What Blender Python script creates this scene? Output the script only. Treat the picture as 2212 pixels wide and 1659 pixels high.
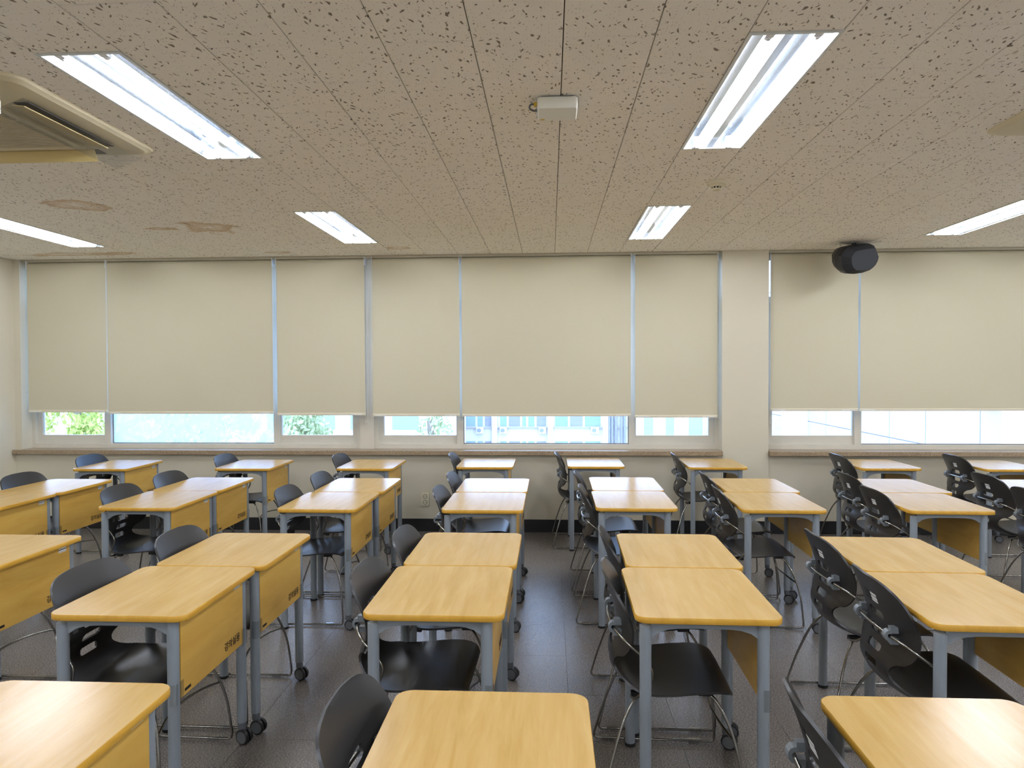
import bpy, bmesh, math, random
from mathutils import Vector, Matrix, Euler
random.seed(7)
scene = bpy.context.scene
col = scene.collection
for o in list(bpy.data.objects): bpy.data.objects.remove(o)

# ------------------------------------------------------------------ camera
EYE = 1.525
F_PX, YAW, PITCH, ROLL = 1516.8, 0.05438, 0.02033, -0.00409
def cam_axes():
    f = Vector((-math.sin(YAW)*math.cos(PITCH), math.cos(YAW)*math.cos(PITCH), -math.sin(PITCH)))
    r = Vector((math.cos(YAW), math.sin(YAW), 0)); u = r.cross(f)
    return r*math.cos(ROLL)+u*math.sin(ROLL), -r*math.sin(ROLL)+u*math.cos(ROLL), f
CR, CU, CF = cam_axes()
cd = bpy.data.cameras.new('camera'); cd.sensor_width = 36; cd.lens = 36*F_PX/2212
cd.clip_start = .05; cd.clip_end = 300
cam = bpy.data.objects.new('camera', cd); col.objects.link(cam)
m = Matrix.Identity(4)
for i in range(3): m[i][0], m[i][1], m[i][2] = CR[i], CU[i], -CF[i]
m.translation = Vector((0, 0, EYE)); cam.matrix_world = m
scene.camera = cam
def to_px(p):
    d = Vector(p)-Vector((0, 0, EYE)); w = d.dot(CF)
    if w < .1: return None
    return 1106+F_PX*d.dot(CR)/w, 829.5-F_PX*d.dot(CU)/w

# ------------------------------------------------------------------ world, exposure
SKY, TUBE, EXPO = 8.0, 68.0, 0.15
w = bpy.data.worlds.new('world'); scene.world = w; w.use_nodes = True
bg = w.node_tree.nodes['Background']
bg.inputs[0].default_value = (.44, .61, 1, 1); bg.inputs[1].default_value = SKY
vs = scene.view_settings
vs.view_transform = 'Standard'; vs.look = 'None'; vs.exposure = EXPO; vs.gamma = 1; vs.use_curve_mapping = False

# ------------------------------------------------------------------ materials
def lin(*c):
    return tuple(((v/255)/12.92 if v/255 <= .04045 else ((v/255+.055)/1.055)**2.4) for v in c)
class NT:
    def __init__(s, name):
        s.m = bpy.data.materials.new(name); s.m.use_nodes = True
        s.t = s.m.node_tree; s.b = s.t.nodes['Principled BSDF']; s.out = s.t.nodes['Material Output']
    def n(s, typ, **kw):
        nd = s.t.nodes.new(typ)
        for k, v in kw.items():
            if k.startswith('i_'): nd.inputs[int(k[2:])].default_value = v
            else: setattr(nd, k, v)
        return nd
    def l(s, a, b): s.t.links.new(a, b)
    def pos(s): return s.n('ShaderNodeNewGeometry').outputs['Position']
    def math(s, op, a, b=None, clamp=False):
        nd = s.n('ShaderNodeMath', operation=op, use_clamp=clamp)
        for i, v in enumerate((a, b)):
            if v is None: continue
            if isinstance(v, (int, float)): nd.inputs[i].default_value = v
            else: s.l(v, nd.inputs[i])
        return nd.outputs[0]
    def mapping(s, vec, scale=(1, 1, 1), loc=(0, 0, 0)):
        nd = s.n('ShaderNodeMapping'); nd.inputs['Scale'].default_value = scale; nd.inputs['Location'].default_value = loc
        s.l(vec, nd.inputs[0]); return nd.outputs[0]
    def noise(s, vec, scale, detail=2, rough=.5, dist=0):
        nd = s.n('ShaderNodeTexNoise'); nd.inputs['Scale'].default_value = scale; nd.inputs['Detail'].default_value = detail
        nd.inputs['Roughness'].default_value = rough; nd.inputs['Distortion'].default_value = dist
        s.l(vec, nd.inputs['Vector']); return nd.outputs['Fac']
    def ramp(s, fac, stops):
        nd = s.n('ShaderNodeValToRGB'); e = nd.color_ramp.elements
        while len(e) < len(stops): e.new(.5)
        for el, (p, c) in zip(e, stops): el.position = p; el.color = tuple(c)+(1,) if len(c) == 3 else c
        s.l(fac, nd.inputs[0]); return nd.outputs[0]
    def mix(s, fac, a, b, blend='MIX'):
        nd = s.n('ShaderNodeMix', data_type='RGBA', blend_type=blend)
        for i, v in ((0, fac), (6, a), (7, b)):
            if isinstance(v, (int, float)): nd.inputs[i].default_value = v
            elif isinstance(v, tuple): nd.inputs[i].default_value = v+(1,) if len(v) == 3 else v
            else: s.l(v, nd.inputs[i])
        return nd.outputs[2]
    def base(s, c):
        if isinstance(c, tuple): s.b.inputs['Base Color'].default_value = c+(1,)
        else: s.l(c, s.b.inputs['Base Color'])
    def set(s, **kw):
        for k, v in kw.items():
            i = s.b.inputs[k.replace('_', ' ')]
            if isinstance(v, (int, float, tuple)): i.default_value = v
            else: s.l(v, i)
    def bump(s, h, strength=.3, dist=.01):
        nd = s.n('ShaderNodeBump'); nd.inputs['Strength'].default_value = strength; nd.inputs['Distance'].default_value = dist
        s.l(h, nd.inputs['Height']); s.l(nd.outputs[0], s.b.inputs['Normal'])
M = {}
def plain(name, c, rough=.5, metal=0, spec=.5, var=0, vscale=6):
    t = NT(name)
    if var:
        f = t.noise(t.pos(), vscale, 3)
        t.base(t.mix(f, tuple(v*(1-var) for v in c), tuple(min(1, v*(1+var)) for v in c)))
    else: t.base(c)
    t.set(Roughness=rough, Metallic=metal, Specular_IOR_Level=spec); M[name] = t.m; return t
plain('wall_paint', lin(205, 197, 174), .6, var=.05, vscale=2)
plain('wall_bounce_white', lin(240, 237, 230), .6, var=.03, vscale=2)  # unseen walls, made whiter to bounce light up to the ceiling
plain('base_black', lin(22, 22, 24), .45)
plain('slab', lin(90, 80, 66), .9)
plain('post_grey', lin(132, 139, 144), .38, spec=.5)
plain('cap_grey_lit', lin(196, 204, 208), .4)  # leg caps painted paler in place of the light they catch
plain('collar', lin(88, 90, 94), .5)
plain('rubber', lin(16, 16, 17), .5)
plain('hub_grey', lin(92, 94, 96), .5)
plain('chrome', lin(150, 148, 142), .16, metal=1)
plain('clip_grey', lin(118, 124, 128), .42)
plain('frame_alu', lin(204, 197, 180), .42, var=.06, vscale=9)
plain('frame_dark', lin(120, 112, 98), .5)
plain('rail_white', lin(212, 204, 180), .5)
plain('blind_backing', lin(244, 244, 242), .8)
plain('chain', lin(205, 202, 190), .35)
plain('fix_white', lin(236, 240, 244), .35)
plain('reflector_metal', lin(205, 212, 220), .16, metal=1)
plain('fix_frame', lin(214, 218, 214), .3)
plain('ac_cream', lin(206, 196, 164), .5)
plain('ac_louver', lin(200, 178, 118), .5)
plain('dark', lin(10, 10, 11), .6)
plain('box_white', lin(226, 224, 210), .4)
plain('plastic_ivory', lin(214, 206, 178), .45)
plain('yellow', lin(214, 178, 40), .5)
plain('red_led', lin(220, 70, 40), .4)
plain('text_black', lin(34, 26, 16), .6)
plain('speaker_cloth', lin(17, 18, 22), .75, var=.15, vscale=300)
plain('speaker_trim', lin(24, 24, 27), .45)
plain('facade', lin(220, 214, 206), .8, var=.03, vscale=.6)
plain('facade_panel', lin(172, 165, 160), .8, var=.05, vscale=.8)
plain('far_glass', lin(140, 164, 178), .3)
plain('far_dark', lin(148, 149, 158), .6)
plain('bark', lin(140, 128, 112), .9)
plain('ground', lin(205, 202, 195), .9)
plain('leaf', lin(178, 190, 96), .6, var=.3, vscale=3)
plain('leaf_pale', lin(176, 186, 140), .6, var=.25, vscale=3)

def chair_plastic():
    t = NT('chair_plastic'); f = t.noise(t.pos(), 900, 1)
    t.base(lin(40, 39, 38)); t.set(Roughness=.36, Specular_IOR_Level=.5); t.bump(f, .12, .0006); M['chair_plastic'] = t.m
chair_plastic()
def wood(name, c0, c1, c2, rough, streak=(9, .9, 3), coat=0):
    t = NT(name); p = t.pos()
    oi = t.n('ShaderNodeObjectInfo')
    v = t.n('ShaderNodeVectorMath', operation='ADD'); t.l(p, v.inputs[0]); t.l(oi.outputs['Random'], v.inputs[1])
    v = v.outputs[0]
    a = t.noise(t.mapping(v, streak), 3.0, 5, .6, .6)
    b = t.noise(t.mapping(v, (streak[0]*9, streak[1]*2.2, streak[2]*9)), 4, 3, .6)
    c = t.ramp(a, [(.28, c0), (.5, c1), (.74, c2)])
    t.base(t.mix(t.math('MULTIPLY', b, .22), c, tuple(v*.72 for v in c0)))
    t.set(Roughness=rough, Specular_IOR_Level=.36)
    M[name] = t.m
wood('desk_top', lin(187, 149, 83), lin(197, 161, 97), lin(205, 172, 111), .23)
wood('desk_edge', lin(196, 146, 48), lin(206, 156, 56), lin(212, 164, 66), .35)
wood('panel_wood', lin(198, 152, 66), lin(210, 166, 78), lin(218, 178, 92), .36, streak=(9, .9, 5))

def ceiling_mat():
    t = NT('ceiling_tile'); p = t.pos()
    wob = t.noise(p, 23, 2)
    nd = t.n('ShaderNodeTexNoise'); nd.inputs['Scale'].default_value = 14; t.l(p, nd.inputs['Vector'])
    sub = t.n('ShaderNodeVectorMath', operation='SUBTRACT'); t.l(nd.outputs['Color'], sub.inputs[0]); sub.inputs[1].default_value = (.5, .5, .5)
    sc = t.n('ShaderNodeVectorMath', operation='SCALE'); t.l(sub.outputs[0], sc.inputs[0]); sc.inputs['Scale'].default_value = .055
    ad = t.n('ShaderNodeVectorMath', operation='ADD'); t.l(p, ad.inputs[0]); t.l(sc.outputs[0], ad.inputs[1])
    def holes(vec, scale, mp, thr, rnd):
        v = t.n('ShaderNodeTexVoronoi', voronoi_dimensions='2D'); v.inputs['Scale'].default_value = scale
        t.l(t.mapping(vec, mp), v.inputs['Vector'])
        sep = t.n('ShaderNodeSeparateColor'); t.l(v.outputs['Color'], sep.inputs[0])
        th = t.math('MULTIPLY', t.math('SUBTRACT', sep.outputs[0], rnd, True), thr)
        d = t.math('SUBTRACT', th, v.outputs['Distance'])
        return t.math('MULTIPLY', d, 22, True)
    rot = t.n('ShaderNodeMapping'); rot.inputs['Rotation'].default_value = (0, 0, .35); t.l(ad.outputs[0], rot.inputs[0])
    rot2 = t.n('ShaderNodeMapping'); rot2.inputs['Rotation'].default_value = (0, 0, -.5); rot2.inputs['Location'].default_value = (3.3, 1.7, 0); t.l(ad.outputs[0], rot2.inputs[0])
    h1 = holes(rot.outputs[0], 19, (2.6, 1.0, 1), .36, .38)
    h2 = holes(rot2.outputs[0], 18, (2.5, 1.0, 1), .34, .46)
    h3 = holes(p, 85, (1, 1, 1), .36, .50)
    h = t.math('MAXIMUM', t.math('MAXIMUM', h1, h2), t.math('MULTIPLY', h3, .75))
    big = t.noise(p, 1.2, 2)
    c = t.mix(big, lin(244, 240, 232), lin(249, 246, 240))
    # water stains, each with an edge of its own
    sx = t.n('ShaderNodeSeparateXYZ'); t.l(p, sx.inputs[0])
    wn = t.noise(p, 4.5, 4, .6)
    st = None
    for (x, y, rx, ry) in ((-3.09, 4.42, .17, .16), (-2.60, 5.22, .20, .20), (-2.97, 5.24, .16, .07), (-1.33, 6.2, .13, .07), (-4.35, 6.3, .5, .10), (-2.5, 6.35, .12, .05)):
        dx = t.math('DIVIDE', t.math('SUBTRACT', sx.outputs[0], x), rx); dy = t.math('DIVIDE', t.math('SUBTRACT', sx.outputs[1], y), ry)
        d = t.math('SQRT', t.math('ADD', t.math('MULTIPLY', dx, dx), t.math('MULTIPLY', dy, dy)))
        d = t.math('ADD', d, t.math('MULTIPLY', t.math('SUBTRACT', wn, .5), 2.6))
        f = t.math('MULTIPLY', t.math('SUBTRACT', 1.0, d), 5, True)
        ring = t.math('ADD', t.math('MULTIPLY', f, t.math('ADD', .35, t.math('MULTIPLY', t.math('SUBTRACT', d, .35), .9))), 0, True)
        st = ring if st is None else t.math('MAXIMUM', st, ring)
    c = t.mix(t.math('MULTIPLY', st, .8, True), c, lin(190, 150, 84))
    t.base(t.mix(t.math('MULTIPLY', h, .8), c, lin(92, 76, 52)))
    t.set(Roughness=.9, Specular_IOR_Level=.15)
    t.bump(t.math('SUBTRACT', 1.0, h), .6, .004); M['ceiling_tile'] = t.m
ceiling_mat()
def floor_mat():
    t = NT('floor_vinyl'); p = t.pos()
    a = t.noise(t.mapping(p, (1, 1.5, 1)), 150, 3, .75); b = t.noise(p, 3, 3)
    c = t.ramp(a, [(.30, lin(44, 40, 37)), (.50, lin(104, 97, 90)), (.70, lin(174, 166, 155))])
    t.base(t.mix(t.math('MULTIPLY', b, .6), c, lin(96, 89, 82)))
    r = t.math('ADD', .20, t.math('MULTIPLY', a, .14))
    t.set(Roughness=r, Specular_IOR_Level=.75); t.bump(a, .35, .0012); M['floor_vinyl'] = t.m
floor_mat()
def blind_mat():
    t = NT('blind_fabric'); p = t.pos()
    a = t.noise(t.mapping(p, (60, 1, 900)), 1.0, 2); b = t.noise(t.mapping(p, (700, 1, 60)), 1.0, 2)
    f = t.math('MULTIPLY', t.math('ADD', a, b), .5)
    t.base(t.mix(f, lin(192, 184, 157), lin(203, 196, 171))); t.set(Roughness=.85, Specular_IOR_Level=.2); t.bump(f, .12, .001); M['blind_fabric'] = t.m
blind_mat()
def granite():
    t = NT('granite'); p = t.pos()
    a = t.noise(p, 160, 3, .8); c = t.ramp(a, [(.32, lin(70, 56, 46)), (.47, lin(140, 118, 92)), (.60, lin(176, 158, 128)), (.72, lin(120, 96, 76))])
    t.base(c); t.set(Roughness=.28, Specular_IOR_Level=.5); M['granite'] = t.m
granite()
def glass_mat(name, film):
    t = NT(name)
    tr = t.n('ShaderNodeBsdfTransparent'); gl = t.n('ShaderNodeBsdfGlossy'); gl.inputs['Roughness'].default_value = .02
    fr = t.n('ShaderNodeFresnel'); fr.inputs[0].default_value = 1.45
    tr.inputs[0].default_value = (.9, .94, .95, 1)
    mx = t.n('ShaderNodeMixShader'); t.l(fr.outputs[0], mx.inputs[0]); t.l(tr.outputs[0], mx.inputs[1]); t.l(gl.outputs[0], mx.inputs[2])
    o = mx.outputs[0]
    if film:
        tl = t.n('ShaderNodeBsdfTranslucent'); tl.inputs[0].default_value = (.55, .66, .74, 1)
        n1 = t.noise(t.pos(), 5.5, 5, .65, .8)
        f = t.ramp(n1, [(.40, (.25, .25, .25)), (.56, (.9, .9, .9))])
        m2 = t.n('ShaderNodeMixShader'); t.l(f, m2.inputs[0]); t.l(o, m2.inputs[1]); t.l(tl.outputs[0], m2.inputs[2]); o = m2.outputs[0]
    t.l(o, t.out.inputs[0]); M[name] = t.m
glass_mat('glass', False); glass_mat('glass_film', True)
def clear_plastic():
    t = NT('clear_plastic')
    tr = t.n('ShaderNodeBsdfTransparent'); tr.inputs[0].default_value = (.93, .94, .94, 1)
    gl = t.n('ShaderNodeBsdfGlossy'); gl.inputs['Roughness'].default_value = .12
    mx = t.n('ShaderNodeMixShader'); mx.inputs[0].default_value = .14
    t.l(tr.outputs[0], mx.inputs[1]); t.l(gl.outputs[0], mx.inputs[2]); t.l(mx.outputs[0], t.out.inputs[0]); M['clear_plastic'] = t.m
clear_plastic()
def emit(name, c, s):
    t = NT(name); e = t.n('ShaderNodeEmission'); e.inputs[0].default_value = c+(1,); e.inputs[1].default_value = s
    t.l(e.outputs[0], t.out.inputs[0]); M[name] = t.m
emit('tube_glow', (.95, 1.0, 1.12), TUBE)
def sticker_mat():
    t = NT('sticker'); sx = t.n('ShaderNodeSeparateXYZ'); t.l(t.pos(), sx.inputs[0]); z = sx.outputs[2]
    def band(a, b): return t.math('MULTIPLY', t.math('GREATER_THAN', z, a), t.math('LESS_THAN', z, b))
    f = t.math('MAXIMUM', t.math('MAXIMUM', band(.710, .715), band(.699, .701)), t.math('MAXIMUM', band(.668, .673), band(.660, .662)))
    t.base(t.mix(f, lin(228, 228, 224), lin(120, 123, 128))); t.set(Roughness=.45); M['sticker'] = t.m
sticker_mat()

# ------------------------------------------------------------------ geometry helpers
class MB:
    def __init__(s): s.v = []; s.f = []; s.mi = []; s.sm = []
    def add(s, vs, fs, mi=0, smooth=False):
        o = len(s.v); s.v += [tuple(p) for p in vs]
        for f in fs: s.f.append(tuple(o+i for i in f)); s.mi.append(mi); s.sm.append(smooth)
        return s
    def box(s, x0, x1, y0, y1, z0, z1, mi=0):
        return s.add([(x0, y0, z0), (x1, y0, z0), (x1, y1, z0), (x0, y1, z0), (x0, y0, z1), (x1, y0, z1), (x1, y1, z1), (x0, y1, z1)],
                     [(0, 3, 2, 1), (4, 5, 6, 7), (0, 1, 5, 4), (1, 2, 6, 5), (2, 3, 7, 6), (3, 0, 4, 7)], mi)
    def prism(s, poly, a0, a1, axis='z', mi=0, mi_cap=None, bev=0):
        """poly (2D, ccw) extruded along axis; bev chamfers both rims"""
        n = len(poly); mi_cap = mi if mi_cap is None else mi_cap
        cx = sum(p[0] for p in poly)/n; cy = sum(p[1] for p in poly)/n
        def P(p, a): return {'z': (p[0], p[1], a), 'y': (p[0], a, p[1]), 'x': (a, p[0], p[1])}[axis]
        def inset(p):
            d = Vector((p[0]-cx, p[1]-cy)); L = d.length or 1; k = max(0, (L-bev)/L); return (cx+d.x*k, cy+d.y*k)
        rings = [[P(p, a0) for p in poly], [P(p, a1) for p in poly]] if not bev else \
            [[P(inset(p), a0) for p in poly], [P(p, a0+bev) for p in poly], [P(p, a1-bev) for p in poly], [P(inset(p), a1) for p in poly]]
        vs = [q for r in rings for q in r]; k = len(rings)
        fs = [(r*n+i, r*n+(i+1) % n, (r+1)*n+(i+1) % n, (r+1)*n+i) for r in range(k-1) for i in range(n)]
        s.add(vs, fs, mi, n > 12)
        s.add(rings[0], [tuple(reversed(range(n)))], mi_cap); s.add(rings[-1], [tuple(range(n))], mi_cap)
        return s
    def cyl(s, x, y, z0, z1, r, n=16, mi=0, mi_cap=None, r1=None):
        r1 = r if r1 is None else r1
        a = [(x+r*math.cos(2*math.pi*i/n), y+r*math.sin(2*math.pi*i/n), z0) for i in range(n)]
        b = [(x+r1*math.cos(2*math.pi*i/n), y+r1*math.sin(2*math.pi*i/n), z1) for i in range(n)]
        s.add(a+b, [(i, (i+1) % n, n+(i+1) % n, n+i) for i in range(n)], mi, True)
        mc = mi if mi_cap is None else mi_cap
        s.add(a, [tuple(reversed(range(n)))], mc); s.add(b, [tuple(range(n))], mc); return s
    def tube(s, pts, r, n=8, mi=0, smooth_path=5, closed=False):
        P = [Vector(p) for p in pts]
        if smooth_path > 1:
            Q = []; L = len(P)
            for i in range(L-1):
                p0, p1, p2, p3 = P[max(i-1, 0)], P[i], P[i+1], P[min(i+2, L-1)]
                for k in range(smooth_path):
                    t = k/smooth_path
                    Q.append(.5*((2*p1)+(p2-p0)*t+(2*p0-5*p1+4*p2-p3)*t*t+(3*p1-p0-3*p2+p3)*t**3))
            Q.append(P[-1]); P = Q
        N = None; rings = []
        for i, p in enumerate(P):
            T = (P[min(i+1, len(P)-1)]-P[max(i-1, 0)]).normalized()
            if N is None: N = T.orthogonal().normalized()
            N = (N-T*N.dot(T)).normalized(); B = T.cross(N)
            rings.append([p+N*(r*math.cos(2*math.pi*k/n))+B*(r*math.sin(2*math.pi*k/n)) for k in range(n)])
        vs = [q for g in rings for q in g]
        fs = [(i*n+k, i*n+(k+1) % n, (i+1)*n+(k+1) % n, (i+1)*n+k) for i in range(len(rings)-1) for k in range(n)]
        s.add(vs, fs, mi, True); s.add(rings[0], [tuple(reversed(range(n)))], mi); s.add(rings[-1], [tuple(range(n))], mi); return s
    def mesh(s, name, mats):
        me = bpy.data.meshes.new(name); me.from_pydata(s.v, [], s.f)
        for mt in mats: me.materials.append(M[mt])
        me.polygons.foreach_set('material_index', s.mi); me.polygons.foreach_set('use_smooth', s.sm); me.update(); return me
def obj(name, me, parent=None, loc=None, rot=None):
    o = bpy.data.objects.new(name, me); col.objects.link(o)
    if parent: o.parent = parent
    if loc is not None: o.location = loc
    if rot is not None: o.rotation_euler = rot
    return o
def part(name, mb, mats, parent, **kw):
    return obj(name, mb.mesh(name, mats if isinstance(mats, (list, tuple)) else [mats]), parent, **kw)
def tag(o, label=None, cat=None, group=None, kind=None):
    if label: o['label'] = label
    if cat: o['category'] = cat
    if group: o['group'] = group
    if kind: o['kind'] = kind
    return o
def empty(name, loc=(0, 0, 0), rz=0):
    e = bpy.data.objects.new(name, None); e.empty_display_size = .1; col.objects.link(e); e.location = loc; e.rotation_euler = (0, 0, rz); return e
KIDS = {}
def copy_tree(o, parent=None):
    c = o.copy(); col.objects.link(c); c.parent = parent
    for ch in TREE.get(o.name, []): copy_tree(ch, c)
    return c
TREE = {}
def remember(root):
    for o in [root]+[c for c in root.children_recursive]: TREE[o.name] = list(o.children)
def rrect(x0, x1, y0, y1, r, n=5):
    out = []
    for cx, cy, a in ((x1-r, y1-r, 0), (x0+r, y1-r, 90), (x0+r, y0+r, 180), (x1-r, y0+r, 270)):
        for k in range(n+1):
            t = math.radians(a+90*k/n); out.append((cx+r*math.cos(t), cy+r*math.sin(t)))
    return out
ORD = ['first', 'second', 'third', 'fourth', 'fifth', 'sixth', 'seventh', 'eighth', 'ninth']

# ------------------------------------------------------------------ room shell
CZ = EYE+1.0857            # underside of the ceiling tiles
SLAB = CZ+.16
XL, XR, YN, YF = -5.215, 6.25, -3.0, 6.572
WO = ((-5.149, 1.583), (2.003, 5.45))   # window openings
SILL = .768
YW = 6.86                  # outer face of the window wall
def struct(name, mb, mats): 
    o = part(name, mb, mats, None); o['kind'] = 'structure'; return o
floor = struct('floor', MB().box(XL-.2, XR+.2, YN-.2, YW, -.12, -.006), ['base_black'])
struct('wall_left', MB().box(XL-.2, XL, YN-.2, YW, -.006, SLAB), ['wall_paint'])
struct('wall_right', MB().box(XR, XR+.2, YN-.2, YW, -.006, SLAB), ['wall_bounce_white'])
struct('wall_near', MB().box(XL, XR, YN-.2, YN, -.006, SLAB), ['wall_bounce_white'])
wf = MB()
wf.box(XL, WO[0][1]+.0, YF, YW, -.006, SILL-.03)                     # below first window
wf.box(WO[0][1], WO[1][0], YF-.004, YW, -.006, SLAB)                 # pillar
wf.box(WO[1][0], XR, YF+.02, YW, -.006, SILL-.03)                    # below second window
wf.box(XL, WO[0][0], YF, YW, SILL-.03, SLAB)                         # strip at the corner
wf.box(WO[1][1], XR, YF, YW, SILL-.03, SLAB)
wf.box(WO[0][0], WO[0][1], YF+.03, YW, CZ-.02, SLAB); wf.box(WO[1][0], WO[1][1], YF+.03, YW, CZ-.02, SLAB)
struct('wall_far', wf, ['wall_paint'])
bb = MB(); bb.box(XL, WO[1][0], YF-.012, YF, 0, .118); bb.box(WO[1][0], XR, YF+.008, YF+.02, 0, .118)
struct('baseboard_far', bb, ['base_black'])
struct('baseboard_left', MB().box(XL, XL+.012, YN, YF-.012, 0, .118), ['base_black'])
struct('baseboard_right', MB().box(XR-.012, XR, YN, YF-.012, 0, .118), ['base_black'])
struct('baseboard_near', MB().box(XL+.012, XR-.012, YN, YN+.012, 0, .118), ['base_black'])
ceil = struct('ceiling', MB().box(XL-.2, XR+.2, YN-.2, YW, SLAB, SLAB+.1), ['slab'])

def area_px(x0, x1, y0, y1, z):
    ps = [to_px((x, y, z)) for x, y in ((x0, y0), (x1, y0), (x1, y1), (x0, y1))]
    if any(p is None for p in ps): return 0
    if max(p[0] for p in ps) < 0 or min(p[0] for p in ps) > 2212 or max(p[1] for p in ps) < 0 or min(p[1] for p in ps) > 1659: return 0
    return abs(sum(ps[i][0]*ps[(i+1) % 4][1]-ps[(i+1) % 4][0]*ps[i][1] for i in range(4)))/2
def tiles(parent, name, rects, z0, z1, mat, gap, chamfer, down):
    rects = sorted(rects, key=lambda r: -area_px(*r, z0 if down else z1)); cache = {}; rest = MB()
    def tile_mb(lx, ly, ox=0, oy=0, mb=None):
        mb = mb or MB(); hx, hy = lx/2-gap/2, ly/2-gap/2
        a, b = (z1, z0) if down else (z0, z1); k = chamfer if not down else -chamfer
        def ring(h1, h2, z): return [(ox-h1, oy-h2, z), (ox+h1, oy-h2, z), (ox+h1, oy+h2, z), (ox-h1, oy+h2, z)]
        vs = ring(hx, hy, a)+ring(hx, hy, b-k)+ring(hx-chamfer, hy-chamfer, b)
        fs = [(i, (i+1) % 4, 4+(i+1) % 4, 4+i) for i in range(4)]+[(4+i, 4+(i+1) % 4, 8+(i+1) % 4, 8+i) for i in range(4)]+[(8, 9, 10, 11)]
        if down: fs = [tuple(reversed(f)) for f in fs]
        return mb.add(vs, fs)
    for i, (x0, x1, y0, y1) in enumerate(rects):
        if i < 295:
            key = (round(x1-x0, 3), round(y1-y0, 3))
            if key not in cache: cache[key] = tile_mb(*key).mesh(name, [mat])
            obj(name, cache[key], parent, loc=((x0+x1)/2, (y0+y1)/2, 0))
        else: tile_mb(x1-x0, y1-y0, (x0+x1)/2, (y0+y1)/2, rest)
    if rest.v: tag(part(name+'_field', rest, [mat], parent), kind='stuff')
X0C, Y0C = .0458, 2.9294
LIGHTS = [(k, j) for j in (4.7294, 2.3294, -.0706, -2.4706) for k in (-14, -6, 2, 10, 18)]
rects = []
for k in range(-18, 22):
    x0, x1 = max(X0C+.3*k, XL), min(X0C+.3*(k+1), XR)
    if x1-x0 < .02: continue
    for j in range(-12, 9):
        y0 = Y0C+.6*(j+(.5 if k % 2 else 0)); y1 = min(y0+.6, YF); y0 = max(y0, YN)
        if y1-y0 < .03: continue
        if any(kk == k and ly-.01 < (y0+y1)/2 < ly+1.21 for kk, ly in LIGHTS): continue
        rects.append((x0, x1, y0, y1))
tiles(ceil, 'ceiling_tile', rects, CZ, CZ+.012, 'ceiling_tile', .0032, .002, True)
rects = []
FT = .45
for i in range(-13, 15):
    for j in range(-18, 6):
        x0, x1 = max(.08+FT*i, XL), min(.08+FT*(i+1), XR); y0, y1 = max(4.62+FT*j, YN), min(4.62+FT*(j+1), YF)
        if x1-x0 > .02 and y1-y0 > .02: rects.append((x0, x1, y0, y1))
tiles(floor, 'floor_tile', rects, -.006, 0, 'floor_vinyl', .0016, .0001, False)

# ------------------------------------------------------------------ window sills, windows
def sill(x0, x1, label):
    o = part('window_sill', MB().prism([(YF-.055, SILL-.04), (YF+.2, SILL-.04), (YF+.2, SILL), (YF-.051, SILL), (YF-.055, SILL-.004)], x0, x1, 'x'), ['granite'], None)
    tag(o, label, 'window sill', 'granite window sills')
sill(-5.205, -.105, 'brown speckled granite window sill running to the left corner')
sill(-.103, WO[0][1]-.004, 'short brown granite sill piece ending at the cream pillar')
sill(WO[1][0]+.004, 3.42, 'brown granite sill piece right of the cream pillar')
sill(3.422, WO[1][1]-.002, 'brown granite sill piece at the right edge of the photo')
YG = 6.76
NW = 0
def window(x0, x1, fixed, film):
    """outer frame, two sliding sashes at the sides, one fixed pane in the middle"""
    global NW; NW += 1
    z0, z1 = SILL, CZ-.02
    root = empty('window_%d' % NW, ((x0+x1)/2, YG, z0)); root['kind'] = 'structure'
    def P(name, mb, mats):
        for i, v in enumerate(mb.v): mb.v[i] = (v[0]-(x0+x1)/2, v[1]-YG, v[2]-z0)
        return part(name, mb, mats, root)
    a, b = fixed
    fr = MB()
    fr.box(x0, x1, YG-.05, YG+.05, z0, z0+.042); fr.box(x0, x1, YG-.05, YG+.05, z1-.04, z1)
    fr.box(x0, x0+.035, YG-.05, YG+.05, z0+.042, z1-.04); fr.box(x1-.035, x1, YG-.05, YG+.05, z0+.042, z1-.04)
    fr.box(a-.062, a, YG-.045, YG+.045, z0+.042, z1-.04); fr.box(b, b+.062, YG-.045, YG+.045, z0+.042, z1-.04)
    P('window_frame', fr, ['frame_alu'])
    TZ = 2.17
    P('transom', MB().box(x0+.035, x1-.035, YG-.04, YG+.04, TZ-.03, TZ+.03), ['frame_alu'])
    gz = z0+.042
    for s0, s1 in ((x0+.035, a-.062), (b+.062, x1-.035)):
        sa = MB(); y0, y1 = YG-.02, YG+.02; zt = TZ-.03
        sa.box(s0, s1, y0, y1, gz, gz+.083); sa.box(s0, s1, y0, y1, zt-.05, zt)
        e0, e1 = (s0+.05, s1-.008) if s0 < a else (s0+.008, s1-.05)
        sa.box(s0, e0, y0, y1, gz+.083, zt-.05); sa.box(e1, s1, y0, y1, gz+.083, zt-.05)
        so = P('sash', sa, ['frame_alu'])
        P('pane', MB().box(e0, e1, YG-.003, YG+.003, gz+.083, zt-.05), ['glass'])
        P('pane', MB().box(s0, s1, YG-.003, YG+.003, TZ+.03, z1-.04), ['glass'])
    P('pane', MB().box(a, b, YG-.003, YG+.003, gz, TZ-.03), ['glass_film' if film else 'glass'])
    P('pane', MB().box(a, b, YG-.003, YG+.003, TZ+.03, z1-.04), ['glass'])
    P('gasket', MB().box(a, b, YG-.012, YG-.004, gz, gz+.008).box(a, a+.006, YG-.012, YG-.004, gz+.008, TZ-.03).box(b-.006, b, YG-.012, YG-.004, gz+.008, TZ-.03), ['frame_dark'])
window(-5.149, -1.838, (-4.345, -2.70), True)
window(-1.700, 1.583, (-.836, .745), False)
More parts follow.
